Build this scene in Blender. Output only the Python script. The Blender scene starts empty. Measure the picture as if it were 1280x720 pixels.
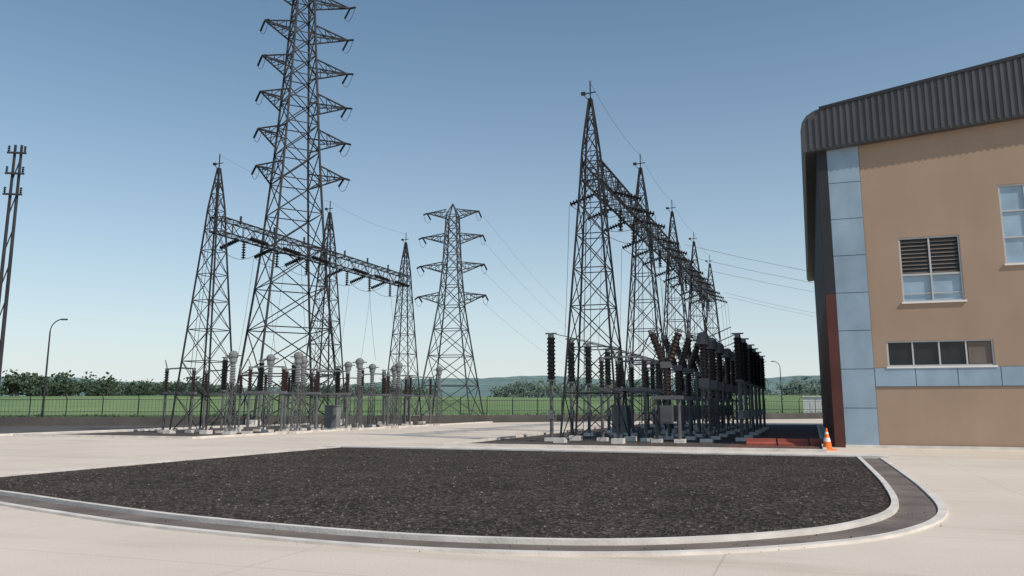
import bpy, math, random
from mathutils import Vector, Matrix
random.seed(7)
R=random.random
def U(a,b): return a+(b-a)*random.random()
scene=bpy.context.scene
coll=scene.collection
ANG=math.radians(-19.5)
AX=Vector((math.cos(ANG),math.sin(ANG),0)); DX=Vector((-math.sin(ANG),math.cos(ANG),0))
def L(s,t,z=0.0): return AX*s+DX*t+Vector((0,0,z))

# ---------------------------------------------------------------- materials
def new_mat(name):
    m=bpy.data.materials.new(name); m.use_nodes=True
    nt=m.node_tree; b=nt.nodes['Principled BSDF']
    return m,nt,b
def mat(name,col,rough=0.7,var=0.25,scale=1.5,bump=0.0,bscale=20,metal=0.0,spec=0.3,streak=0.0):
    m,nt,b=new_mat(name); N=nt.nodes.new; K=nt.links.new
    tc=N('ShaderNodeTexCoord'); n=N('ShaderNodeTexNoise'); n.inputs['Scale'].default_value=scale
    n.inputs['Detail'].default_value=6; K(tc.outputs['Object'],n.inputs['Vector'])
    r=N('ShaderNodeValToRGB'); r.color_ramp.elements[0].position=0.3; r.color_ramp.elements[1].position=0.7
    r.color_ramp.elements[0].color=(*[c*(1-var) for c in col],1)
    r.color_ramp.elements[1].color=(*[min(1,c*(1+var)) for c in col],1)
    K(n.outputs['Fac'],r.inputs['Fac'])
    out=r.outputs['Color']
    if streak>0:
        mp=N('ShaderNodeMapping'); mp.inputs['Scale'].default_value=(1.1,1.1,0.22); K(tc.outputs['Object'],mp.inputs['Vector'])
        s=N('ShaderNodeTexNoise'); s.inputs['Scale'].default_value=1.0; s.inputs['Detail'].default_value=5; K(mp.outputs[0],s.inputs['Vector'])
        rr=N('ShaderNodeValToRGB'); e=rr.color_ramp.elements; e[0].position=.28; e[1].position=.62
        e[0].color=(1-streak,1-streak,1-streak,1); e[1].color=(1,1,1,1); K(s.outputs['Fac'],rr.inputs['Fac'])
        mx=N('ShaderNodeMix'); mx.data_type='RGBA'; mx.blend_type='MULTIPLY'; mx.inputs['Factor'].default_value=1
        K(out,mx.inputs['A']); K(rr.outputs['Color'],mx.inputs['B']); out=mx.outputs['Result']
    K(out,b.inputs['Base Color'])
    b.inputs['Roughness'].default_value=rough; b.inputs['Metallic'].default_value=metal
    b.inputs['Specular IOR Level'].default_value=spec
    if bump>0:
        n2=N('ShaderNodeTexNoise'); n2.inputs['Scale'].default_value=bscale; n2.inputs['Detail'].default_value=8
        K(tc.outputs['Object'],n2.inputs['Vector'])
        bp=N('ShaderNodeBump'); bp.inputs['Strength'].default_value=bump; bp.inputs['Distance'].default_value=0.05
        K(n2.outputs['Fac'],bp.inputs['Height']); K(bp.outputs['Normal'],b.inputs['Normal'])
    return m

def concrete_mat():
    m,nt,b=new_mat('concrete_paving'); N=nt.nodes.new; K=nt.links.new
    tc=N('ShaderNodeTexCoord')
    mp=N('ShaderNodeMapping'); mp.inputs['Rotation'].default_value=(0,0,-ANG); K(tc.outputs['Object'],mp.inputs['Vector'])
    big=N('ShaderNodeTexNoise'); big.inputs['Scale'].default_value=0.22; big.inputs['Detail'].default_value=7; big.inputs['Roughness'].default_value=0.6
    K(mp.outputs[0],big.inputs['Vector'])
    r=N('ShaderNodeValToRGB'); e=r.color_ramp.elements; e[0].position=0.3; e[1].position=0.72
    e[0].color=(0.66,0.575,0.475,1); e[1].color=(0.78,0.685,0.575,1)
    K(big.outputs['Fac'],r.inputs['Fac'])
    fine=N('ShaderNodeTexNoise'); fine.inputs['Scale'].default_value=35; fine.inputs['Detail'].default_value=5; K(mp.outputs[0],fine.inputs['Vector'])
    r2=N('ShaderNodeValToRGB'); e=r2.color_ramp.elements; e[0].position=0.35; e[1].position=0.65; e[0].color=(0.9,0.9,0.9,1); e[1].color=(1,1,1,1)
    K(fine.outputs['Fac'],r2.inputs['Fac'])
    m1=N('ShaderNodeMix'); m1.data_type='RGBA'; m1.blend_type='MULTIPLY'; m1.inputs['Factor'].default_value=1
    K(r.outputs['Color'],m1.inputs['A']); K(r2.outputs['Color'],m1.inputs['B'])
    mp2=N('ShaderNodeMapping'); mp2.inputs['Scale'].default_value=(0.12,0.9,1); K(mp.outputs[0],mp2.inputs['Vector'])
    st=N('ShaderNodeTexNoise'); st.inputs['Scale'].default_value=0.9; st.inputs['Detail'].default_value=8; st.inputs['Roughness'].default_value=0.65; K(mp2.outputs[0],st.inputs['Vector'])
    r3=N('ShaderNodeValToRGB'); e=r3.color_ramp.elements; e[0].position=0.30; e[1].position=0.48; e[0].color=(0.84,0.82,0.80,1); e[1].color=(1,1,1,1)
    K(st.outputs['Fac'],r3.inputs['Fac'])
    m2=N('ShaderNodeMix'); m2.data_type='RGBA'; m2.blend_type='MULTIPLY'; m2.inputs['Factor'].default_value=1
    K(m1.outputs['Result'],m2.inputs['A']); K(r3.outputs['Color'],m2.inputs['B'])
    sx=N('ShaderNodeSeparateXYZ'); K(mp.outputs[0],sx.inputs[0])
    outs=[]
    for ax,off in (('X',1.1),('Y',1.7)):
        ad=N('ShaderNodeMath'); ad.operation='ADD'; ad.inputs[1].default_value=off; K(sx.outputs[ax],ad.inputs[0])
        pp=N('ShaderNodeMath'); pp.operation='PINGPONG'; pp.inputs[1].default_value=2.5; K(ad.outputs[0],pp.inputs[0])
        mr=N('ShaderNodeMapRange'); mr.inputs['From Min'].default_value=0.006; mr.inputs['From Max'].default_value=0.018
        mr.inputs['To Min'].default_value=0.80; mr.inputs['To Max'].default_value=1; K(pp.outputs[0],mr.inputs['Value']); outs.append(mr)
    mm=N('ShaderNodeMath'); mm.operation='MULTIPLY'; K(outs[0].outputs[0],mm.inputs[0]); K(outs[1].outputs[0],mm.inputs[1])
    m3=N('ShaderNodeMix'); m3.data_type='RGBA'; m3.blend_type='MULTIPLY'; m3.inputs['Factor'].default_value=1
    K(m2.outputs['Result'],m3.inputs['A']); K(mm.outputs[0],m3.inputs['B'])
    K(m3.outputs['Result'],b.inputs['Base Color']); b.inputs['Roughness'].default_value=0.85; b.inputs['Specular IOR Level'].default_value=0.15
    bp=N('ShaderNodeBump'); bp.inputs['Strength'].default_value=0.25; bp.inputs['Distance'].default_value=0.01
    K(fine.outputs['Fac'],bp.inputs['Height']); K(bp.outputs['Normal'],b.inputs['Normal'])
    return m

def gravel_mat(name,c1,c2,c3,patch=(0.75,1.15)):
    m,nt,b=new_mat(name); N=nt.nodes.new; K=nt.links.new
    tc=N('ShaderNodeTexCoord')
    v=N('ShaderNodeTexVoronoi'); v.inputs['Scale'].default_value=13; K(tc.outputs['Object'],v.inputs['Vector'])
    sp=N('ShaderNodeSeparateColor'); K(v.outputs['Color'],sp.inputs[0])
    r=N('ShaderNodeValToRGB'); e=r.color_ramp.elements; e[0].position=0; e[0].color=(*c1,1); e[1].position=1; e[1].color=(*c3,1)
    q=e.new(0.7); q.color=(*c2,1)
    K(sp.outputs[0],r.inputs['Fac'])
    n=N('ShaderNodeTexNoise'); n.inputs['Scale'].default_value=0.45; n.inputs['Detail'].default_value=9; n.inputs['Roughness'].default_value=0.7; K(tc.outputs['Object'],n.inputs['Vector'])
    r2=N('ShaderNodeValToRGB'); e=r2.color_ramp.elements; e[0].position=0.35; e[1].position=0.65; e[0].color=(patch[0],)*3+(1,); e[1].color=(patch[1],)*3+(1,)
    K(n.outputs['Fac'],r2.inputs['Fac'])
    mx=N('ShaderNodeMix'); mx.data_type='RGBA'; mx.blend_type='MULTIPLY'; mx.inputs['Factor'].default_value=1
    K(r.outputs['Color'],mx.inputs['A']); K(r2.outputs['Color'],mx.inputs['B']); K(mx.outputs['Result'],b.inputs['Base Color'])
    b.inputs['Roughness'].default_value=0.95; b.inputs['Specular IOR Level'].default_value=0.1
    bp=N('ShaderNodeBump'); bp.inputs['Strength'].default_value=0.9; bp.inputs['Distance'].default_value=0.05
    K(v.outputs['Distance'],bp.inputs['Height']); K(bp.outputs['Normal'],b.inputs['Normal'])
    return m

def grass_mat(name,c1,c2,sc=0.02):
    m,nt,b=new_mat(name); N=nt.nodes.new; K=nt.links.new
    tc=N('ShaderNodeTexCoord')
    n=N('ShaderNodeTexNoise'); n.inputs['Scale'].default_value=sc; n.inputs['Detail'].default_value=10; n.inputs['Roughness'].default_value=0.65; K(tc.outputs['Object'],n.inputs['Vector'])
    r=N('ShaderNodeValToRGB'); e=r.color_ramp.elements; e[0].position=0.38; e[1].position=0.62; e[0].color=(*c1,1); e[1].color=(*c2,1)
    K(n.outputs['Fac'],r.inputs['Fac']); K(r.outputs['Color'],b.inputs['Base Color']); b.inputs['Roughness'].default_value=0.95
    b.inputs['Specular IOR Level'].default_value=0.1
    return m

M_conc=concrete_mat()
M_gravel=gravel_mat('gravel_brown',(0.034,0.027,0.023),(0.064,0.052,0.044),(0.125,0.103,0.087),(0.7,1.2))
M_gravel2=gravel_mat('gravel_yard',(0.06,0.05,0.045),(0.12,0.10,0.088),(0.22,0.19,0.16))
M_red=gravel_mat('gravel_red',(0.12,0.06,0.05),(0.2,0.11,0.09),(0.3,0.18,0.14))
M_asph=mat('asphalt',(0.10,0.092,0.085),0.9,0.25,0.4,0.3,30)
M_kerb=mat('kerb_concrete',(0.68,0.63,0.57),0.8,0.18,1.6,0.2,25)
M_gutter=mat('gutter_asphalt',(0.17,0.14,0.12),0.9,0.35,0.9,0.3,30)
M_grass=grass_mat('grass',(0.05,0.085,0.03),(0.10,0.15,0.05),0.05)
M_field=grass_mat('field_grass',(0.11,0.18,0.075),(0.21,0.29,0.13),0.012)
M_hill=grass_mat('hill_forest_hazy',(0.13,0.20,0.19),(0.19,0.27,0.25),0.02)  # bluish tint is distance haze baked into the forest colour
M_steel=mat('galvanised_steel_dark',(0.035,0.036,0.040),0.65,0.3,0.8,spec=0.2)
M_steelf=mat('galvanised_steel_hazy',(0.075,0.080,0.090),0.7,0.25,0.5,spec=0.2)  # paler blue-grey for the far tower: aerial haze put into the base colour
M_steel2=mat('steel_support',(0.12,0.122,0.125),0.55,0.3,1.0)
M_black=mat('insulator_black',(0.012,0.011,0.011),0.35,0.2,3)
M_brown=mat('insulator_brown',(0.034,0.015,0.011),0.3,0.4,3,spec=0.5)
M_grey=mat('equipment_grey',(0.20,0.205,0.21),0.5,0.15,2)
M_wire=mat('wire',(0.08,0.085,0.09),0.6,0.1)
M_beige=mat('wall_beige_render',(0.385,0.275,0.20),0.9,0.06,0.3,0.15,40,streak=.06)
M_bluep=mat('panel_blue_grey',(0.29,0.385,0.47),0.35,0.14,0.9,spec=0.5,streak=.12)
M_bluej=mat('panel_joint',(0.10,0.14,0.19),0.6,0.1)
M_roof=mat('roof_metal_charcoal',(0.080,0.080,0.084),0.5,0.15,0.6,spec=0.4,streak=.2)
M_maroon=mat('side_cladding_maroon',(0.10,0.035,0.028),0.6,0.25,0.5)
M_dark=mat('cladding_dark',(0.03,0.03,0.034),0.5,0.2,0.5)
M_frame=mat('window_frame',(0.50,0.50,0.50),0.5,0.08)
M_louv=mat('louver',(0.16,0.13,0.11),0.6,0.15)
M_glassd=mat('glass_dark',(0.022,0.026,0.03),0.12,0.4,0.9,spec=0.35)
M_glassb=mat('glass_blue',(0.30,0.41,0.50),0.1,0.2,0.9,spec=0.8)
M_door=mat('roller_door',(0.34,0.36,0.38),0.5,0.08)
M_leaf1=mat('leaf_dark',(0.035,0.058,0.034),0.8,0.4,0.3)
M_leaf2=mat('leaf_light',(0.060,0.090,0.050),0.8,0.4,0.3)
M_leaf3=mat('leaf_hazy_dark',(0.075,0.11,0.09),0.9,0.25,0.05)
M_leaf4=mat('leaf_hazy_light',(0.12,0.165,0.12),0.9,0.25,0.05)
M_bark=mat('bark',(0.07,0.05,0.035),0.9,0.3,3)
M_orange=mat('orange_plastic',(0.90,0.20,0.03),0.5,0.08)
M_white=mat('white_paint',(0.78,0.77,0.74),0.6,0.06)
M_redp=mat('red_plastic',(0.32,0.08,0.055),0.6,0.2)
M_stone=mat('stones',(0.075,0.062,0.053),0.95,0.5,9)
M_stone2=mat('stones_pale',(0.16,0.135,0.115),0.95,0.4,9)

# ---------------------------------------------------------------- mesh builder
class MB:
    def __init__(s): s.v=[]; s.f=[]; s.m=[]
    def add(s,vs,fs,mi=0):
        o=len(s.v); s.v+= [tuple(p) for p in vs]
        for f in fs: s.f.append(tuple(i+o for i in f)); s.m.append(mi)
    def box(s,x0,x1,y0,y1,z0,z1,mi=0):
        s.add([(x0,y0,z0),(x1,y0,z0),(x1,y1,z0),(x0,y1,z0),(x0,y0,z1),(x1,y0,z1),(x1,y1,z1),(x0,y1,z1)],
              [(0,3,2,1),(4,5,6,7),(0,1,5,4),(1,2,6,5),(2,3,7,6),(3,0,4,7)],mi)
    def cb(s,c,sz,mi=0):
        s.box(c[0]-sz[0]/2,c[0]+sz[0]/2,c[1]-sz[1]/2,c[1]+sz[1]/2,c[2]-sz[2]/2,c[2]+sz[2]/2,mi)
    def cyl(s,p,q,r,seg=4,mi=0,r2=None,caps=True):
        p=Vector(p);q=Vector(q); d=q-p
        if d.length<1e-6: return
        d.normalize(); up=Vector((0,0,1)) if abs(d.z)<0.95 else Vector((1,0,0))
        a=d.cross(up).normalized(); b=d.cross(a)
        if r2 is None: r2=r
        vs=[]
        for k in range(seg):
            t=2*math.pi*(k+0.5)/seg; vs.append(p+(a*math.cos(t)+b*math.sin(t))*r)
        for k in range(seg):
            t=2*math.pi*(k+0.5)/seg; vs.append(q+(a*math.cos(t)+b*math.sin(t))*r2)
        fs=[(k,(k+1)%seg,seg+(k+1)%seg,seg+k) for k in range(seg)]
        if caps: fs+=[tuple(range(seg))[::-1],tuple(range(seg,2*seg))]
        s.add(vs,fs,mi)
    def path(s,pts,r,seg=4,mi=0):
        for a,b in zip(pts,pts[1:]): s.cyl(a,b,r,seg,mi,caps=False)
    def rev(s,o,axis,prof,seg=8,mi=0):
        o=Vector(o);d=Vector(axis).normalized(); up=Vector((0,0,1)) if abs(d.z)<0.95 else Vector((1,0,0))
        a=d.cross(up).normalized(); b=d.cross(a); vs=[];fs=[]
        for (h,r) in prof:
            for k in range(seg):
                t=2*math.pi*k/seg; vs.append(o+d*h+(a*math.cos(t)+b*math.sin(t))*r)
        for i in range(len(prof)-1):
            for k in range(seg):
                fs.append((i*seg+k,i*seg+(k+1)%seg,(i+1)*seg+(k+1)%seg,(i+1)*seg+k))
        fs.append(tuple(range(seg))[::-1]); fs.append(tuple(range((len(prof)-1)*seg,len(prof)*seg)))
        s.add(vs,fs,mi)
    def insul(s,o,axis,length,r,n,mi=0,core=0.5,seg=8):
        prof=[]; st=length/n
        for i in range(n):
            z=i*st; prof+=[(z,r*core),(z+st*0.35,r*core),(z+st*0.5,r),(z+st*0.72,r*0.96),(z+st*0.95,r*core)]
        prof.append((length,r*core)); s.rev(o,axis,prof,seg,mi)
    def mesh(s,name,mats,smooth=False):
        me=bpy.data.meshes.new(name); me.from_pydata(s.v,[],s.f); 
        for m in mats: me.materials.append(m)
        me.polygons.foreach_set('material_index',s.m)
        if smooth: me.polygons.foreach_set('use_smooth',[True]*len(s.f))
        me.update(); return me
    def obj(s,name,mats,parent=None,loc=(0,0,0),rot=0,smooth=False):
        o=bpy.data.objects.new(name,s.mesh(name,mats,smooth)); coll.objects.link(o)
        o.location=loc; o.rotation_euler=(0,0,rot)
        if parent: o.parent=parent
        return o
def inst(name,me,loc,rot=0,parent=None,scale=1):
    o=bpy.data.objects.new(name,me); coll.objects.link(o); o.location=loc; o.rotation_euler=(0,0,rot); o.scale=(scale,)*3
    if parent: o.parent=parent
    return o
def empty(name,loc=(0,0,0),rot=0):
    o=bpy.data.objects.new(name,None); coll.objects.link(o); o.location=loc; o.rotation_euler=(0,0,rot); o.empty_display_size=0.5
    return o

# ---------------------------------------------------------------- ground
g=MB(); g.add([(-5000,-800,-0.06),(5000,-800,-0.06),(5000,6000,-0.06),(-5000,6000,-0.06)],[(0,1,2,3)])
g.obj('ground',[M_grass])
FL=[Vector((-190,58,0)),Vector((-24,76,0)),Vector((75,132,0))]
g=MB(); g.add([(-190,-70,0),(160,-70,0),(160,132,0),(75,131,0),(-24,75,0),(-190,57,0)],[(0,1,2,3,4,5)])
g.obj('concrete_pavement',[M_conc])

def quadL(s0,s1,t0,t1,z):
    return [L(s0,t0,z),L(s1,t0,z),L(s1,t1,z),L(s0,t1,z)]
pts=[(2.2,31.4),(2.25,26),(2.25,20.3),(2.02,16.0),(1.15,13.4),(-.14,11.75),(-1.8,10.55),(-3.6,9.98),(-5.9,9.85),(-9.4,10.35),(-12.5,11.2),(-15,12.0),(-17.4,12.75),(-19.0,13.5),(-19.75,14.9),(-19.85,17),(-19.85,21),(-19.75,26),(-19.6,31.4)]
def catmull(P,n=8):
    out=[]
    for i in range(len(P)-1):
        p0=P[max(i-1,0)];p1=P[i];p2=P[i+1];p3=P[min(i+2,len(P)-1)]
        for k in range(n):
            t=k/n
            out.append(tuple(0.5*((2*p1[j])+(-p0[j]+p2[j])*t+(2*p0[j]-5*p1[j]+4*p2[j]-p3[j])*t*t+(-p0[j]+3*p1[j]-3*p2[j]+p3[j])*t**3) for j in (0,1)))
    out.append(P[-1]); return out
C=catmull(pts)
def offset(P,d):
    o=[]
    for i,p in enumerate(P):
        a=P[max(i-1,0)];b=P[min(i+1,len(P)-1)]
        dx=b[0]-a[0];dy=b[1]-a[1];l=math.hypot(dx,dy)
        o.append((p[0]+dy/l*d,p[1]-dx/l*d))
    return o
def strip(mb,P,d0,d1,z0,z1,mi=0):
    A=offset(P,d0);B=offset(P,d1);n=len(P)
    vs=[L(*p,z0) for p in A]+[L(*p,z1) for p in A]+[L(*p,z1) for p in B]+[L(*p,z0) for p in B]
    fs=[]
    for i in range(n-1):
        for k in range(3): fs.append((k*n+i,k*n+i+1,(k+1)*n+i+1,(k+1)*n+i))
    mb.add(vs,fs,mi)
k=MB(); strip(k,C,0,0.14,-0.02,0.04); strip(k,C,0.76,0.88,-0.02,0.08)
k.obj('kerb',[M_kerb])
k=MB(); strip(k,C,0.14,0.76,-0.01,0.008); k.obj('gutter',[M_gutter])
I=offset(C,0.88)
k=MB(); k.add([L(*p,0.045) for p in I],[tuple(range(len(I)))]); k.obj('gravel_bed',[M_gravel])
k=MB()
def boxL(mb,s0,s1,t0,t1,z0,z1,mi=0):
    v=quadL(s0,s1,t0,t1,z0)+quadL(s0,s1,t0,t1,z1)
    mb.add(v,[(0,3,2,1),(4,5,6,7),(0,1,5,4),(1,2,6,5),(2,3,7,6),(3,0,4,7)],mi)
boxL(k,-19.6,2.37,31.40,32.6,-0.02,0.092); k.obj('kerb',[M_kerb])
k=MB(); k.add(quadL(-15.5,0.3,35.0,82,0.006),[(0,1,2,3)]); k.obj('yard_gravel',[M_gravel2])
k=MB(); k.add(quadL(-3.6,0.0,36.2,60,0.012),[(0,1,2,3)]); k.obj('red_gravel',[M_red])
k=MB(); k.add(quadL(-44,-31.5,37.5,84,0.006),[(0,1,2,3)]); k.obj('yard_gravel',[M_gravel2])
k=MB(); k.add(quadL(-110,-45.2,26,60,0.008),[(0,1,2,3)]); k.obj('asphalt_road',[M_asph])
k=MB()
for (s0,s1,t0,t1) in ((-15.65,-15.5,35,82),(-15.65,0.45,34.8,35.0),(0.3,0.45,35.0,82),(-44.2,-44,37.3,84),(-44,-31.35,37.3,37.5),(-31.5,-31.35,37.5,84),(-110,-45.2,25.85,26),(-45.2,-45.05,25.85,60)):
    boxL(k,s0,s1,t0,t1,-0.02,0.12)
k.obj('kerb',[M_kerb])
def inside(p,P):
    c=False;n=len(P)
    for i in range(n):
        a=P[i];b=P[(i+1)%n]
        if (a[1]>p[1])!=(b[1]>p[1]) and p[0]<(b[0]-a[0])*(p[1]-a[1])/(b[1]-a[1])+a[0]: c=not c
    return c
I2=offset(C,0.95)
k=MB(); cnt=0
while cnt<14000:
    p=(U(-19,1.6),10.3+21*R()**1.7)
    if not inside(p,I2): continue
    cnt+=1; r=U(0.015,0.038); c=L(p[0],p[1],0.045+r*0.2); an=U(0,6.28)
    vs=[c+Vector((math.cos(an+j*2.09)*r*U(.8,1.4),math.sin(an+j*2.09)*r*U(.8,1.4),-r*.3)) for j in range(3)]+[c+Vector((U(-.3,.3)*r,U(-.3,.3)*r,r*U(.3,.7)))]
    k.add(vs,[(0,1,3),(1,2,3),(2,0,3)],0 if R()<.9 else 1)
for i in range(110):
    p=random.choice(offset(C,U(-.1,.72))); r=U(.008,.018); c=L(p[0]+U(-.15,.15),p[1]+U(-.15,.15),.012+r*.3); an=U(0,6)
    vs=[c+Vector((math.cos(an+j*2.09)*r,math.sin(an+j*2.09)*r,-r*.3)) for j in range(3)]+[c+Vector((0,0,r*.8))]
    k.add(vs,[(0,1,3),(1,2,3),(2,0,3)],0)
k.obj('gravel_stones',[M_stone,M_stone2])

# ---------------------------------------------------------------- hills
def hh(x,y):
    f=max(0,min(1,(y-150)/260)); f=f*f*(3-2*f)
    h=f*(5.0+1.2*math.sin(x*0.011+1)+1.0*math.sin(x*0.023+y*0.01))
    if x<-60: h+=f*min(1,(-60-x)/160)*3.0
    return h
n=MB(); nx,ny=120,40
for j in range(ny+1):
    for i in range(nx+1):
        x=-1100+2200*i/nx; y=140+600*(j/ny)**1.3
        n.v.append((x,y,hh(x,y)-0.07))
for j in range(ny):
    for i in range(nx):
        a=j*(nx+1)+i; n.f.append((a,a+1,a+nx+2,a+nx+1)); n.m.append(0)
n.obj('field',[M_field],smooth=True)
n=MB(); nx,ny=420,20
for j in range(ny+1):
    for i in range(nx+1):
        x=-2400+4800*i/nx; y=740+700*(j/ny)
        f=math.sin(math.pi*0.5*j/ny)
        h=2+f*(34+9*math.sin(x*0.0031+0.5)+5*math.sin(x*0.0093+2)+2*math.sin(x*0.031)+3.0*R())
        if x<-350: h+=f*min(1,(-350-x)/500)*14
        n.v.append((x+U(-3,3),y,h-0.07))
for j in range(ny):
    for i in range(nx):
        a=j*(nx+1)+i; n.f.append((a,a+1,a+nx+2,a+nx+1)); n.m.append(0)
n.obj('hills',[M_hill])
# ---------------------------------------------------------------- distant trees
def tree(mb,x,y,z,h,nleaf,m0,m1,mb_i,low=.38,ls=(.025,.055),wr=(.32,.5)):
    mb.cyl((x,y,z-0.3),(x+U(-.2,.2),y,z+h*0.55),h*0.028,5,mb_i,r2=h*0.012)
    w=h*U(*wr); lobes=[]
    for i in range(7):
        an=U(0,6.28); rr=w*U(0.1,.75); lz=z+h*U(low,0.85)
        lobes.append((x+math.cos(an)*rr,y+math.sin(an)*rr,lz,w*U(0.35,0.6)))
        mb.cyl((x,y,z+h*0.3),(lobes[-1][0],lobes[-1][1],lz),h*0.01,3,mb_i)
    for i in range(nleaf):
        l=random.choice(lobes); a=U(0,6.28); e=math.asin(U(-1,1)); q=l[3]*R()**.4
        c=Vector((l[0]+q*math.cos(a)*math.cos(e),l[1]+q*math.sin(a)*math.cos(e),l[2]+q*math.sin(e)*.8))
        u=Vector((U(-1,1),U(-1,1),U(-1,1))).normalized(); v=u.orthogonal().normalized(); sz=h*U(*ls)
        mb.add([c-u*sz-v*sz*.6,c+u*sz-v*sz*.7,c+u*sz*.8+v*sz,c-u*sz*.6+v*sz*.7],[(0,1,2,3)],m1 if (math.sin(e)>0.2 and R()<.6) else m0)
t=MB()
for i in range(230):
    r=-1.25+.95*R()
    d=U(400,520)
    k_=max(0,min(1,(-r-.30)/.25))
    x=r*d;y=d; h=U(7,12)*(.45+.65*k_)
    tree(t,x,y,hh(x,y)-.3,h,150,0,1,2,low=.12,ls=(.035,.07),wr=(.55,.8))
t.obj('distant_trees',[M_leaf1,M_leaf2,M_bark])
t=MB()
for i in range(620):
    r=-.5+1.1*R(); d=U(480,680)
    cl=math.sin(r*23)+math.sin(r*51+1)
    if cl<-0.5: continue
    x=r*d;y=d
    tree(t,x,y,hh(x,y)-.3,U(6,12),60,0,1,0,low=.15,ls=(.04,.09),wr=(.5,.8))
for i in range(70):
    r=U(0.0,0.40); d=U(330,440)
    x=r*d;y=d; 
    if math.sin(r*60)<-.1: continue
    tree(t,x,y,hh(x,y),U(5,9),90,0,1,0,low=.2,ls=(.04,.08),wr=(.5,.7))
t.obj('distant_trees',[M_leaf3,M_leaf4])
t=MB()
for i in range(3600):
    f=R(); 
    p=(FL[0].lerp(FL[1],f) if R()<.65 else FL[1].lerp(FL[2],f))+Vector((U(-1,1),U(1.0,5),0)); s=U(.12,.35)
    for j in range(5):
        c=p+Vector((U(-.5,.5),U(-.4,.4),U(0,.9)))
        u=Vector((U(-1,1),U(-1,1),U(-1,1))).normalized(); v=u.orthogonal().normalized()
        t.add([c-u*s*.5,c+v*s*.4,c+u*s*.5],[(0,1,2)],random.choice((0,0,1)))
t.obj('shrubs',[M_leaf1,M_leaf2])

# ---------------------------------------------------------------- fence
f=MB()
for a,b in zip(FL,FL[1:]):
    ln=(b-a).length; d=(b-a)/ln; nn=int(ln/3)
    for i in range(nn+1):
        p=a+d*(i*ln/nn); f.cyl(p,p+Vector((0,0,2.35)),0.05,5)
        f.cyl(p+Vector((0,0,2.35)),p+Vector((0.05,-0.35,2.65)),0.035,4)
    for z in (0.15,1.2,2.25): f.cyl(a+Vector((0,0,z)),b+Vector((0,0,z)),0.03,4)
    for i in range(int(ln/.3)):
        p=a+d*(i*.3); f.cyl(p+Vector((0,0,.1)),p+Vector((0,0,2.3)),0.012,3,caps=False)
f.obj('perimeter_fence',[M_steel])
w=MB()
for a,b in zip(FL,FL[1:]):
    off=Vector((0,-.15,0)); vs=[a+off,b+off,b+off+Vector((0,.3,0)),a+off+Vector((0,.3,0))]
    vs2=[v+Vector((0,0,.75)) for v in vs]
    w.add(vs+vs2,[(0,1,5,4),(1,2,6,5),(2,3,7,6),(3,0,4,7),(4,5,6,7)])
w.obj('fence_base_wall',[M_asph])

# ---------------------------------------------------------------- lattice
def lattice(mb,levels,rl,rb,mi=0,xb=True):
    prev=None
    for (z,w) in levels:
        c=[Vector((sx*w,sy*w,z)) for sx,sy in ((-1,-1),(1,-1),(1,1),(-1,1))]
        if prev:
            for i in range(4):
                j=(i+1)%4
                mb.cyl(prev[i],c[i],rl,4,mi,caps=False)
                mb.cyl(prev[i],c[j],rb,3,mi,caps=False)
                if xb: mb.cyl(prev[j],c[i],rb,3,mi,caps=False)
                mb.cyl(c[i],c[j],rb,3,mi,caps=False)
        prev=c
def prof(keys,n):
    z0,z1=keys[0][0],keys[-1][0]; out=[]
    def W(z):
        for (a,wa),(b,wb) in zip(keys,keys[1:]):
            if z<=b: return wa+(wb-wa)*(z-a)/(b-a)
        return keys[-1][1]
    ws=[]; tot=0
    for i in range(n): 
        zz=z0+(z1-z0)*i/n; ws.append(W(zz)+0.25*keys[0][1]); tot+=ws[-1]
    z=z0; out.append((z,W(z)))
    for i in range(n):
        z+=(z1-z0)*ws[i]/tot; out.append((z,W(min(z,z1))))
    return out

m=MB(); lattice(m,prof([(0,1.42),(13.0,.5),(15.0,.38),(17.7,.06)],11),0.062,0.030)
m.cyl((0,0,17.6),(0,0,18.7),0.04,4)
for sx in (-1,1):
    for sy in (-1,1): m.cb((sx*1.42,sy*1.42,.12),(.55,.55,.24),1)
m.cyl((-.25,-1.5,0.3),(-.12,-.5,15),.02,3);m.cyl((.1,-1.5,0.3),(.1,-.5,15),.02,3)
m.cyl((-.4,0,18.0),(.3,0,18.05),.035,4); m.cyl((-.4,0,18.0),(0,0,17.5),.025,4); m.cb((-.38,0,18.03),(.22,.14,.16),0)
MAST=m.mesh('mast',[M_steel,M_kerb])
def beam_mesh(length):
    m=MB(); hw=.5; z0=13.3;z1=14.3; n=int(length/1.15)
    for sx in (-1,1):
        for z in (z0,z1): m.cyl((sx*hw,0,z),(sx*hw,length,z),.06,4)
    for i in range(n+1):
        y=length*i/n
        for sx in (-1,1): m.cyl((sx*hw,y,z0),(sx*hw,y,z1),.033,3)
        m.cyl((-hw,y,z0),(hw,y,z0),.033,3); m.cyl((-hw,y,z1),(hw,y,z1),.033,3)
        if i<n:
            y2=length*(i+1)/n
            for sx in (-1,1):
                if i%2: m.cyl((sx*hw,y,z0),(sx*hw,y2,z1),.033,3)
                else: m.cyl((sx*hw,y,z1),(sx*hw,y2,z0),.033,3)
            m.cyl((-hw,y,z0),(hw,y2,z0),.03,3); m.cyl((-hw,y,z1),(hw,y2,z1),.03,3)
    return m
def sag(p,q,s,n=10):
    p=Vector(p);q=Vector(q)
    return [p.lerp(q,i/n)-Vector((0,0,s*4*(i/n)*(1-i/n))) for i in range(n+1)]
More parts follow.
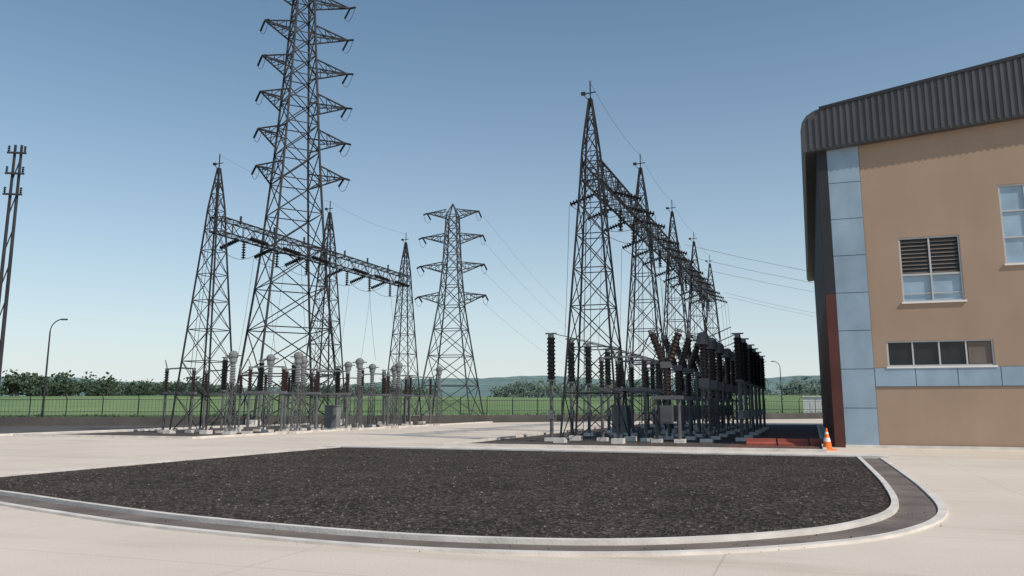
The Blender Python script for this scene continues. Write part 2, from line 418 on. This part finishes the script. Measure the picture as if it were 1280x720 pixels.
def build_gantry(s0,t0,nb,step,rowL,rowR):
    e=empty('substation_gantry',L(s0,t0),ANG)
    for i in range(nb+1):
        inst('mast',MAST,(0,i*step,0),0,e)
    bm=beam_mesh(nb*step); bm.obj('beam',[M_steel],e)
    ins=MB(); wr=MB()
    for b in range(nb):
        for ph in range(3):
            y=b*step+step*(0.22+0.28*ph)
            for sx in (-1,1):
                ax=Vector((sx*1.0,0,-.35)).normalized(); o=Vector((sx*.5,y,13.35))
                ins.insul(o,ax,1.6,.17,9,0,.35,6)
                tip=o+ax*1.65
                rx=rowR if sx>0 else rowL
                wr.path(sag(tip,(rx,y,5.5),.5,8),.014,3)
            ins.insul((0,y,13.25),(0,0,-1),1.3,.16,7,0,.35,6)
            wr.path(sag((-2.0,y,12.8),(2.0,y,12.8),.9,8),.02,3)
            ins.insul((0,y-.5,14.3),(0,0,1),.6,.11,4,0,.5,6)
    for i in range(nb):
        wr.path(sag((0,i*step,18.6),(0,(i+1)*step,18.6),.35,6),.010,3)
    ins.obj('insulator_strings',[M_black],e); wr.obj('conductors',[M_wire],e)
    return e
build_gantry(-10.1,40.9,4,13.85,-2.4,2.5)
build_gantry(-37.2,45.2,2,14.1,-3.0,3.0)

# ---------------------------------------------------------------- transmission towers
def ttower(name,loc,rot,keys,n,arms,top,rl,rb,ms,asym=1.0):
    e=empty(name,loc,rot); m=MB(); P=prof(keys,n); lattice(m,P,rl,rb)
    def W(z):
        for (a,wa),(b,wb) in zip(keys,keys[1:]):
            if z<=b: return wa+(wb-wa)*(z-a)/(b-a)
        return keys[-1][1]
    for sx in (-1,1):
        for sy in (-1,1): m.cb((sx*keys[0][1],sy*keys[0][1],.25),(1.1,1.1,.5),1)
    zt=keys[-1][0]; wt=keys[-1][1]
    for sx in (-1,1):
        for sy in (-1,1): m.cyl((sx*wt,sy*wt,zt),(0,0,top),rl*.8,4)
    I=MB()
    for (z,ln,hgt) in arms:
        for sx in (-1,1):
            w0=W(z);w1=W(z+hgt); tip=Vector((sx*ln*(asym if sx<0 else 1),0,z+hgt*.75))
            for sy in (-1,1):
                a=Vector((sx*w0,sy*w0,z)); b=Vector((sx*w1,sy*w1,z+hgt))
                m.cyl(a,tip,rl*.7,4); m.cyl(b,tip,rl*.7,4)
                for q in (.3,.6):
                    m.cyl(a.lerp(tip,q),b.lerp(tip,q),rb*.8,3)
                    m.cyl(a.lerp(tip,q),b.lerp(tip,q-.3),rb*.8,3)
            for q in (0,.3,.6):
                m.cyl(Vector((sx*w0,-w0,z)).lerp(tip,q),Vector((sx*w0,w0,z)).lerp(tip,q+.2),rb*.8,3)
            for yy in (-1,1):
                ax=Vector((0,yy,-.35)).normalized()
                I.insul(tip,ax,1.6,.12,8,0,.4,6)
            m.path(sag(tip+Vector((0,-1.5,-.55)),tip+Vector((0,1.5,-.55)),.8,6),.025,3)
    m.obj('lattice_body',[ms,M_kerb],e); I.obj('insulator_strings',[M_black],e)
    return e
T1=(-21.4,80,0); r1=math.radians(32)
ttower('transmission_tower',T1,r1,[(0,4.0),(15,2.5),(25,1.8),(35,1.25),(44.5,.75)],15,
  [(42.3,5.0,1.2),(38.6,4.9,1.3),(34.8,5.0,1.4),(31.0,5.0,1.5),(27.2,5.0,1.5),(23.4,5.0,1.6)],48.5,.125,.062,M_steel,.78)
T2=(-8.0,110,0); r2=math.radians(-12)
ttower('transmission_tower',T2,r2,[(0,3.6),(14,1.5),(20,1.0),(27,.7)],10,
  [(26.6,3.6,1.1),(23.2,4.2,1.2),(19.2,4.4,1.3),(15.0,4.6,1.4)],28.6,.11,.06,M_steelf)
w=MB()
def rot2(v,a): return Vector((v[0]*math.cos(a)-v[1]*math.sin(a),v[0]*math.sin(a)+v[1]*math.cos(a),v[2]))
for z in (15.0,19.2,23.2,26.6):
    for sx in (1,):
        p=Vector(T2)+rot2((sx*4.3,0,z),r2)
        w.path(sag(p,p+Vector((60,260,6)),9,14),.014,3)
for (s,z) in ((-6,0),(0,0),(6,0)):
    p=L(-8,66+s,13.2); w.path(sag(p,Vector((110+s*2,150+s*3,22)),3,14),.015,3)
for s in (-6,0):
    p=L(-8,93+s*.6,13.4); w.path(sag(p,Vector((120+s*2,190+s*3,20)),3,14),.015,3)
w.obj('power_lines',[M_wire])

# ---------------------------------------------------------------- equipment
def support(m,h,w=.16,mi=0):
    m.cb((0,0,.09),(.6,.6,.18),3)
    lattice(m,[(0.18+i*(h-.18)/5,w) for i in range(6)],.028,.016,mi)
    m.cb((0,0,h),(w*2.6,w*2.6,.06),mi)
MATS=[M_steel2,M_black,M_grey,M_kerb,M_brown]
m=MB(); m.cb((0,0,.09),(.6,.6,.18),3); m.cyl((0,0,.18),(0,0,3.0),.095,8,0); m.cyl((0,0,2.95),(0,0,3.05),.24,8,0)
m.insul((0,0,3.05),(0,0,1),2.15,.235,11,1,.75); m.cyl((0,0,5.2),(0,0,5.35),.16,8,2); m.cb((.0,0,1.3),(.25,.3,.4),2); m.cyl((-.3,0,5.4),(.3,0,5.4),.04,6,2)
POST=m.mesh('surge_arrester',MATS)
m=MB(); support(m,2.6); m.cb((0,0,2.85),(.5,.5,.45),0); m.insul((0,0,3.08),(0,0,1),1.65,.22,10,4,.7); m.cyl((0,0,4.73),(0,0,5.15),.3,10,0); m.rev((0,0,5.15),(0,0,1),[(0,.3),(.12,.24),(.2,.08)],10,0); m.cyl((-.5,0,4.95),(.5,0,4.95),.05,6,2)
CT=m.mesh('current_transformer',MATS)
m=MB()
for sx in (-.55,.55):
    m.cb((sx,0,.09),(.5,.6,.18),3); m.cyl((sx,-.2,.18),(sx,-.05,2.1),.06,6,0); m.cyl((sx,.2,.18),(sx,.05,2.1),.06,6,0)
m.cb((0,0,2.15),(1.5,.4,.18),0); m.cb((0,-.35,1.35),(.6,.4,.85),0); m.box(-.26,.26,-.565,-.552,1.0,1.7,0)
m.insul((0,0,2.25),(0,0,1),1.35,.21,8,4,.7); m.cb((0,0,3.72),(.5,.42,.3),0)
m.insul((.15,0,3.85),(.35,0,1),1.5,.21,8,4,.75); m.insul((-.15,0,3.85),(-.35,0,1),1.5,.21,8,4,.75)
m.cyl((.68,0,5.3),(.72,0,5.45),.15,8,2); m.cyl((-.68,0,5.3),(-.72,0,5.45),.15,8,2)
CB=m.mesh('circuit_breaker',MATS)
m=MB()
for sx in (-1.1,1.1):
    m.cb((sx,0,.09),(.5,.5,.18),3); m.cyl((sx,0,.18),(sx,0,2.5),.085,8,0)
    m.insul((sx,0,2.65),(0,0,1),1.35,.16,8,4,.6); m.cyl((sx,0,4.0),(sx,0,4.2),.13,8,2)
m.cb((0,0,2.57),(2.7,.25,.16),0); m.cyl((-1.1,0,4.15),(.1,0,4.2),.05,6,2); m.cyl((1.1,0,4.15),(.1,0,4.2),.05,6,2); m.cyl((.9,0,.6),(.9,.1,2.5),.03,4,0)
m.cyl((-1.1,0,4.2),(-1.3,0,4.75),.035,5,2)
DS=m.mesh('disconnector_switch',MATS)
m=MB(); support(m,3.1,.2); m.insul((0,0,3.15),(0,0,1),1.3,.2,8,2,.7); m.cyl((0,0,4.45),(0,0,4.7),.24,10,2); m.rev((0,0,4.65),(0,0,1),[(0,.22),(.15,.31),(.33,.31),(.46,.2),(.52,.05)],10,2); m.cyl((-.6,0,4.85),(.6,0,4.85),.04,5,2)
CVT=m.mesh('voltage_transformer',MATS)
bay=13.85
for b in range(3):
    for ph in range(3):
        t=41.0+b*bay*0.93+ph*3.8-0.2*b
        if t>75: continue
        inst('surge_arrester',POST,L(-12.4,t),ANG)
        inst('disconnector_switch',DS,L(-8.9,t+.9),ANG)
        inst('circuit_breaker',CB,L(-6.6,t+.2),ANG)
        inst('current_transformer',CT,L(-4.9,t+1.1),ANG)
        if (b>0 or ph>0) and t<68: inst('surge_arrester',POST,L(-3.4,t-.6),ANG)
for b in range(2):
    for ph in range(3):
        t=44.0+b*14+ph*3.9
        inst('disconnector_switch',DS,L(-39.3,t+1.2),ANG)
        inst('voltage_transformer',CVT,L(-34.2,t),ANG)
        inst('surge_arrester',POST,L(-36.0,t+1.5),ANG,scale=.9)
        inst('disconnector_switch',DS,L(-32.3,t+.9),ANG+.2)
        if ph!=1: inst('voltage_transformer',CVT,L(-30.9,t+2.2),ANG)
m=MB()
for b in range(3):
    for ph in range(3):
        t=41.0+b*bay*0.93+ph*3.8-0.2*b
        m.path([L(-12.4,t,5.42),L(-10.2,t+.9,4.9),L(-8,t+.9,4.25),L(-7.3,t+.2,5.4)],.025,4)
        m.path([L(-5.9,t+.2,5.4),L(-4.9,t+1.1,4.97),L(-3.4,t-.6,5.4)],.025,4)
m.obj('busbar_conductors',[M_wire])
m=MB()
m.box(-.5,.5,-.3,.3,.15,1.7,0); m.box(-.56,.56,-.36,.36,1.7,1.78,0); m.box(-.6,.6,-.4,.4,0,.15,1); m.box(-.47,-.01,-.325,-.3,.25,1.6,2); m.box(.01,.47,-.325,-.3,.25,1.6,2)
KI=m.mesh('control_cabinet',[M_grey,M_kerb,M_grey])
for (s,t) in ((-10.9,50.5),(-33,54)): inst('control_cabinet',KI,L(s,t),ANG)

# ---------------------------------------------------------------- building
C0=L(1.26,39.3)
B=empty('industrial_building',C0,ANG)
Wd=36.0; Dp=42.0; Rg=18.0; EV=1.05
def ztop(x): return 15.0+.165*(min(x,Wd-x)+.9)
def zbot(x): return 13.1+.08*(min(x,Wd-x)+.9)
ops=[(2.69,5.07,6.15,8.97,'louv'),(1.9,5.97,3.4,4.5,'strip'),(6.7,9.6,7.6,11.0,'blue'),
     (11.6,13.98,6.15,8.97,'louv'),(10.6,14.7,3.4,4.5,'strip'),(16.6,19.4,7.6,11.0,'blue'),(21.8,24.2,6.15,8.97,'louv'),(27.0,29.9,7.6,11.0,'blue'),
     (21.0,25.1,3.4,4.5,'strip'),(31.0,33.4,6.15,8.97,'louv'),(16.0,20.0,0,4.6,'door'),(30.2,34.2,3.4,4.5,'strip')]
xs=sorted(set([1.35,Wd-1.35]+[o[0] for o in ops]+[o[1] for o in ops])); zs=sorted(set([0,13.0]+[o[2] for o in ops]+[o[3] for o in ops]))
m=MB()
for i in range(len(xs)-1):
    for j in range(len(zs)-1):
        x0,x1,z0,z1=xs[i],xs[i+1],zs[j],zs[j+1]; cx=(x0+x1)/2;cz=(z0+z1)/2
        if any(o[0]<cx<o[1] and o[2]<cz<o[3] for o in ops): continue
        m.add([(x0,0,z0),(x1,0,z0),(x1,0,z1),(x0,0,z1)],[(0,1,2,3)])
for o in ops:
    x0,x1,z0,z1=o[:4]; r=.22
    m.add([(x0,0,z0),(x1,0,z0),(x1,0,z1),(x0,0,z1),(x0,r,z0),(x1,r,z0),(x1,r,z1),(x0,r,z1)],[(0,4,5,1),(1,5,6,2),(2,6,7,3),(3,7,4,0)])
m.add([(1.35,0,13.0),(Wd-1.35,0,13.0),(Wd-1.35,0,13.4),(Rg,0,15.2),(1.35,0,13.4)],[(0,1,2,3,4)])
m.obj('front_wall',[M_beige],B)
m=MB()
m.add([(-.38,0.02,0),(-.38,Dp,0),(-.38,Dp,6.6),(-.38,.02,6.6)],[(0,1,2,3)],1)
m.add([(-.38,0.02,6.6),(-.38,Dp,6.6),(-.38,Dp,13.8),(-.38,.02,13.8)],[(0,1,2,3)],0)
m.add([(Wd+.38,0.02,0),(Wd+.38,Dp,0),(Wd+.38,Dp,13.8),(Wd+.38,.02,13.8)],[(0,1,2,3)],0)
m.add([(-.38,Dp,0),(Wd+.38,Dp,0),(Wd+.38,Dp,14),(-.38,Dp,14)],[(0,1,2,3)],0)
for i in range(int(Dp/.6)):
    y=.3+i*.6; m.box(-.43,-.38,y,y+.22,0,6.6,1); m.box(-.43,-.38,y,y+.22,6.6,13.8,0)
m.box(-.42,-.0,-.10,.02,0,6.6,1); m.box(-.42,-.0,-.10,.02,6.6,13.6,0); m.box(Wd,Wd+.42,-.10,.02,0,13.6,0)
m.obj('side_walls',[M_dark,M_maroon],B)
m=MB()
def panels(x0,x1,z0,z1,nx,nz,y=-.06):
    m.box(x0,x1,y+.02,.0,z0,z1,1)
    for i in range(nx):
        for j in range(nz):
            a=x0+(x1-x0)*i/nx+.015;b=x0+(x1-x0)*(i+1)/nx-.015;c=z0+(z1-z0)*j/nz+.015;d=z0+(z1-z0)*(j+1)/nz-.015
            m.box(a,b,y-.004*R(),y+.018,c,d,0)
panels(0,1.35,0,13.3,1,8); panels(Wd-1.35,Wd,0,13.3,1,8)
panels(1.352,15.7,2.56,3.36,9,1,-.05); panels(20.3,Wd-1.352,2.56,3.36,9,1,-.05)
m.obj('facade_panels',[M_bluep,M_bluej],B)
m=MB()
for (x0,x1,z0,z1,ty) in ops:
    y=.10; fw=.07
    m.box(x0,x0+fw,y-.05,y+.05,z0,z1,0);m.box(x1-fw,x1,y-.05,y+.05,z0,z1,0)
    m.box(x0+fw,x1-fw,y-.05,y+.05,z1-fw,z1,0)
    if ty!='door': m.box(x0+fw,x1-fw,y-.05,y+.05,z0,z0+fw,0); m.box(x0-.06,x1+.06,-.09,-.002,z0-.07,z0+.005,5)
    if ty=='louv':
        zm=z0+(z1-z0)*.42; xm=(x0+x1)/2
        m.box(x0+fw,x1-fw,y-.045,y+.045,zm-.04,zm+.04,0); m.box(xm-.035,xm+.035,y-.047,y+.047,z0+fw,z1-fw,0)
        m.add([(x0,y+.06,z0),(x1,y+.06,z0),(x1,y+.06,zm),(x0,y+.06,zm)],[(0,1,2,3)],3)
        m.add([(x0,y+.09,zm),(x1,y+.09,zm),(x1,y+.09,z1),(x0,y+.09,z1)],[(0,1,2,3)],2)
        nl=9
        for i in range(nl):
            z=zm+.06+(z1-zm-.14)*i/nl
            m.add([(x0+fw,y-.03,z),(x1-fw,y-.03,z),(x1-fw,y+.05,z+.09),(x0+fw,y+.05,z+.09)],[(0,1,2,3)],1)
        m.box(x0+fw,x1-fw,y-.02,y+.03,z0+.35,z0+.39,0)
    elif ty=='strip':
        m.add([(x0,y+.04,z0),(x1,y+.04,z0),(x1,y+.04,z1),(x0,y+.04,z1)],[(0,1,2,3)],2)
        for q in (.25,.5,.75): xx=x0+(x1-x0)*q; m.box(xx-.03,xx+.03,y-.04,y+.05,z0+fw,z1-fw,0)
        m.box(x0+(x1-x0)*.77,x1-fw,y+.02,y+.035,z0+.1,z1-.1,1)
    elif ty=='blue':
        m.add([(x0,y+.04,z0),(x1,y+.04,z0),(x1,y+.04,z1),(x0,y+.04,z1)],[(0,1,2,3)],3)
        for q in (1/3,2/3): xx=x0+(x1-x0)*q; m.box(xx-.03,xx+.03,y-.04,y+.05,z0+fw,z1-fw,0)
        for q in (1/3,2/3): zz=z0+(z1-z0)*q; m.box(x0+fw,x1-fw,y-.03,y+.04,zz-.03,zz+.03,0)
    else:
        for i in range(23):
            z=i*.2; m.add([(x0+fw,y+.02,z),(x1-fw,y+.02,z),(x1-fw,y-.02,z+.1),(x0+fw,y-.02,z+.1),(x1-fw,y+.02,z+.2),(x0+fw,y+.02,z+.2)],[(0,1,2,3),(3,2,4,5)],4)
m.obj('windows_and_door',[M_frame,M_louv,M_glassd,M_glassb,M_door,M_white],B)
e_=EV
sec=[(-e_+.15,zbot(-.9)),(-e_,zbot(-.9)+.2),(-e_,14.1),(-e_+.08,14.5),(-e_+.28,14.8),(-e_+.6,15.0),(.2,ztop(.2)),(Rg,ztop(Rg)),(Wd-.2,ztop(.2)),(Wd+e_-.6,15.0),(Wd+e_-.28,14.8),(Wd+e_-.08,14.5),(Wd+e_,14.1),(Wd+e_,zbot(-.9)+.2),(Wd+e_-.15,zbot(-.9)),(Rg,zbot(Rg))]
m=MB(); n=len(sec); ya=-.45; yb=Dp+.4
vs=[(x,ya,z) for x,z in sec]+[(x,yb,z) for x,z in sec]
m.add(vs,[(i,(i+1)%n,n+(i+1)%n,n+i) for i in range(n)]+[tuple(range(n)),tuple(range(n,2*n))[::-1]])
x=-.7
while x<Wd+.6:
    xx=x+.06; zt=min(ztop(xx),14.75 if xx<-.3 or xx>Wd+.3 else 99)-.08
    m.box(x,x+.11,ya-.05,ya-.001,zbot(xx)+.06,zt,0); x+=.27
for (a,b) in (((-.2,15.12),(Rg,ztop(Rg)+.04)),((Rg,ztop(Rg)+.04),(Wd+.2,15.12))):
    m.add([(a[0],ya-.08,a[1]-.12),(b[0],ya-.08,b[1]-.12),(b[0],ya-.08,b[1]+.03),(a[0],ya-.08,a[1]+.03),(a[0],ya+.1,a[1]+.03),(b[0],ya+.1,b[1]+.03)],[(0,1,2,3),(3,2,5,4)],1)
m.obj('roof',[M_roof,M_dark],B)
m=MB(); m.box(0.0,Wd,-.12,-.065,-.01,.12); m.obj('plinth',[M_kerb],B)

# ---------------------------------------------------------------- small things
m=MB(); m.box(-1.3,1.3,-1.1,1.1,.1,2.9,0); m.box(-1.45,1.45,-1.25,1.25,2.9,3.02,0); m.box(-1.35,1.35,-1.15,1.15,0,.1,1); m.box(-.4,.4,-1.13,-1.1,.15,2.2,2)
m.obj('white_shed',[M_white,M_kerb,M_white],None,(43.0,121,0),ANG)
m=MB()
m.cb((0,0,.03),(.52,.52,.06),0)
m.rev((0,0,.06),(0,0,1),[(0,.19),(.28,.14)],14,0); m.rev((0,0,.34),(0,0,1),[(0,.142),(.16,.108)],14,1); m.rev((0,0,.50),(0,0,1),[(0,.106),(.14,.076)],14,0); m.rev((0,0,.64),(0,0,1),[(0,.078),(.08,.058)],14,1); m.rev((0,0,.72),(0,0,1),[(0,.056),(.16,.028)],14,0)
CONE=m.mesh('traffic_cone',[M_orange,M_white])
inst('traffic_cone',CONE,(12.7,34.4,0),0.2)
m=MB()
for i in range(3):
    x=i*1.35
    vs=[]
    for (y,z) in ((-.25,0),(-.25,.08),(-.1,.16),(-.08,.3),(.08,.3),(.1,.16),(.25,.08),(.25,0)): vs.append((x,y,z))
    vs+=[(p[0]+1.28,p[1],p[2]) for p in vs]
    m.add(vs,[(k,(k+1)%8,8+(k+1)%8,8+k) for k in range(8)]+[tuple(range(8))[::-1],tuple(range(8,16))],0)
m.obj('red_road_barrier',[M_redp],None,(10.6,38.6,0.01),-.25)
m=MB(); m.cb((0,0,.1),(.6,.6,.2),1); m.cyl((0,0,.2),(0,0,8.3),.10,8,0,r2=.06)
ap=[Vector((0,0,8.3))]
for i in range(1,9):
    a=i/8*1.4; ap.append(Vector((1.1*(1-math.cos(a)),0,8.3+1.1*math.sin(a))))
m.path(ap,.05,6,0); e=ap[-1]; m.cb((e.x+.25,0,e.z-.0),(.55,.22,.11),0); m.cb((e.x+.27,0,e.z-.07),(.36,.18,.03),2); m.cb((0,-.09,1.0),(.12,.05,.4),0)
LAMP=m.mesh('street_lamp',[M_steel,M_kerb,M_white])
inst('street_lamp',LAMP,(-41.5,75,0),0)
inst('street_lamp',LAMP,(35.7,112,0),math.pi,scale=.8)
m=MB()
for sx in (-.22,.22):
    m.cyl((sx,0,0),(sx*.75,0,16.3),.12,8,0,r2=.07)
for z in range(2,16,2): m.cyl((-.22,0,z),(.2,0,z+1.6),.035,4,1)
for z in (13.4,14.6,15.8):
    m.cb((0,-.16,z),(1.0,.1,.1),1)
    for x in (-.42,.42): m.insul((x,-.16,z+.06),(0,0,1),.34,.08,3,2)
m.obj('utility_pole',[M_steel,M_steel,M_black],None,(-27.95,45.5,0),.15)

# ---------------------------------------------------------------- light, sky, camera
EL=44; AZ=131
S=Vector((math.sin(math.radians(AZ))*math.cos(math.radians(EL)),math.cos(math.radians(AZ))*math.cos(math.radians(EL)),math.sin(math.radians(EL))))
sd=bpy.data.lights.new('sun','SUN'); sd.energy=3.5; sd.angle=math.radians(.53); sd.color=(1,.92,.82)
so=bpy.data.objects.new('sun',sd); coll.objects.link(so); so.rotation_euler=S.to_track_quat('Z','Y').to_euler(); so.location=(60,-40,60)
w=bpy.data.worlds.new('World'); scene.world=w; w.use_nodes=True; nt=w.node_tree
N=nt.nodes.new; K=nt.links.new
bg=nt.nodes['Background']; sk=N('ShaderNodeTexSky'); sk.sky_type='NISHITA'; sk.sun_disc=False
sk.sun_elevation=math.radians(EL); sk.sun_rotation=math.radians(AZ); sk.air_density=1.0; sk.dust_density=0.5; sk.ozone_density=2.0; sk.altitude=50
hs=N('ShaderNodeHueSaturation'); hs.inputs['Hue'].default_value=.49; hs.inputs['Saturation'].default_value=1.12; hs.inputs['Value'].default_value=1.0
K(sk.outputs[0],hs.inputs['Color'])
# haze layer near the horizon (depends on elevation only)
tc=N('ShaderNodeTexCoord'); sx=N('ShaderNodeSeparateXYZ'); K(tc.outputs['Generated'],sx.inputs[0])
ab=N('ShaderNodeMath'); ab.operation='ABSOLUTE'; K(sx.outputs['Z'],ab.inputs[0])
mu=N('ShaderNodeMath'); mu.operation='MULTIPLY'; mu.inputs[1].default_value=-5.5; K(ab.outputs[0],mu.inputs[0])
ex=N('ShaderNodeMath'); ex.operation='EXPONENT'; K(mu.outputs[0],ex.inputs[0])
m2=N('ShaderNodeMath'); m2.operation='MULTIPLY'; m2.inputs[1].default_value=.92; K(ex.outputs[0],m2.inputs[0])
mx=N('ShaderNodeMix'); mx.data_type='RGBA'; K(m2.outputs[0],mx.inputs['Factor']); K(hs.outputs[0],mx.inputs['A']); mx.inputs['B'].default_value=(6.6,7.3,7.6,1)
K(mx.outputs['Result'],bg.inputs[0]); bg.inputs[1].default_value=0.11
cd=bpy.data.cameras.new('camera'); cd.sensor_width=36; cd.lens=36*450/552; cd.shift_y=-15/552; cd.clip_end=8000; cd.clip_start=.05
co=bpy.data.objects.new('camera',cd); coll.objects.link(co); co.location=(0,0,1.8); co.rotation_euler=(math.radians(90+9.83),0,0)
scene.camera=co
scene.view_settings.view_transform='Standard'; scene.view_settings.look='None'; scene.view_settings.exposure=0; scene.view_settings.gamma=1
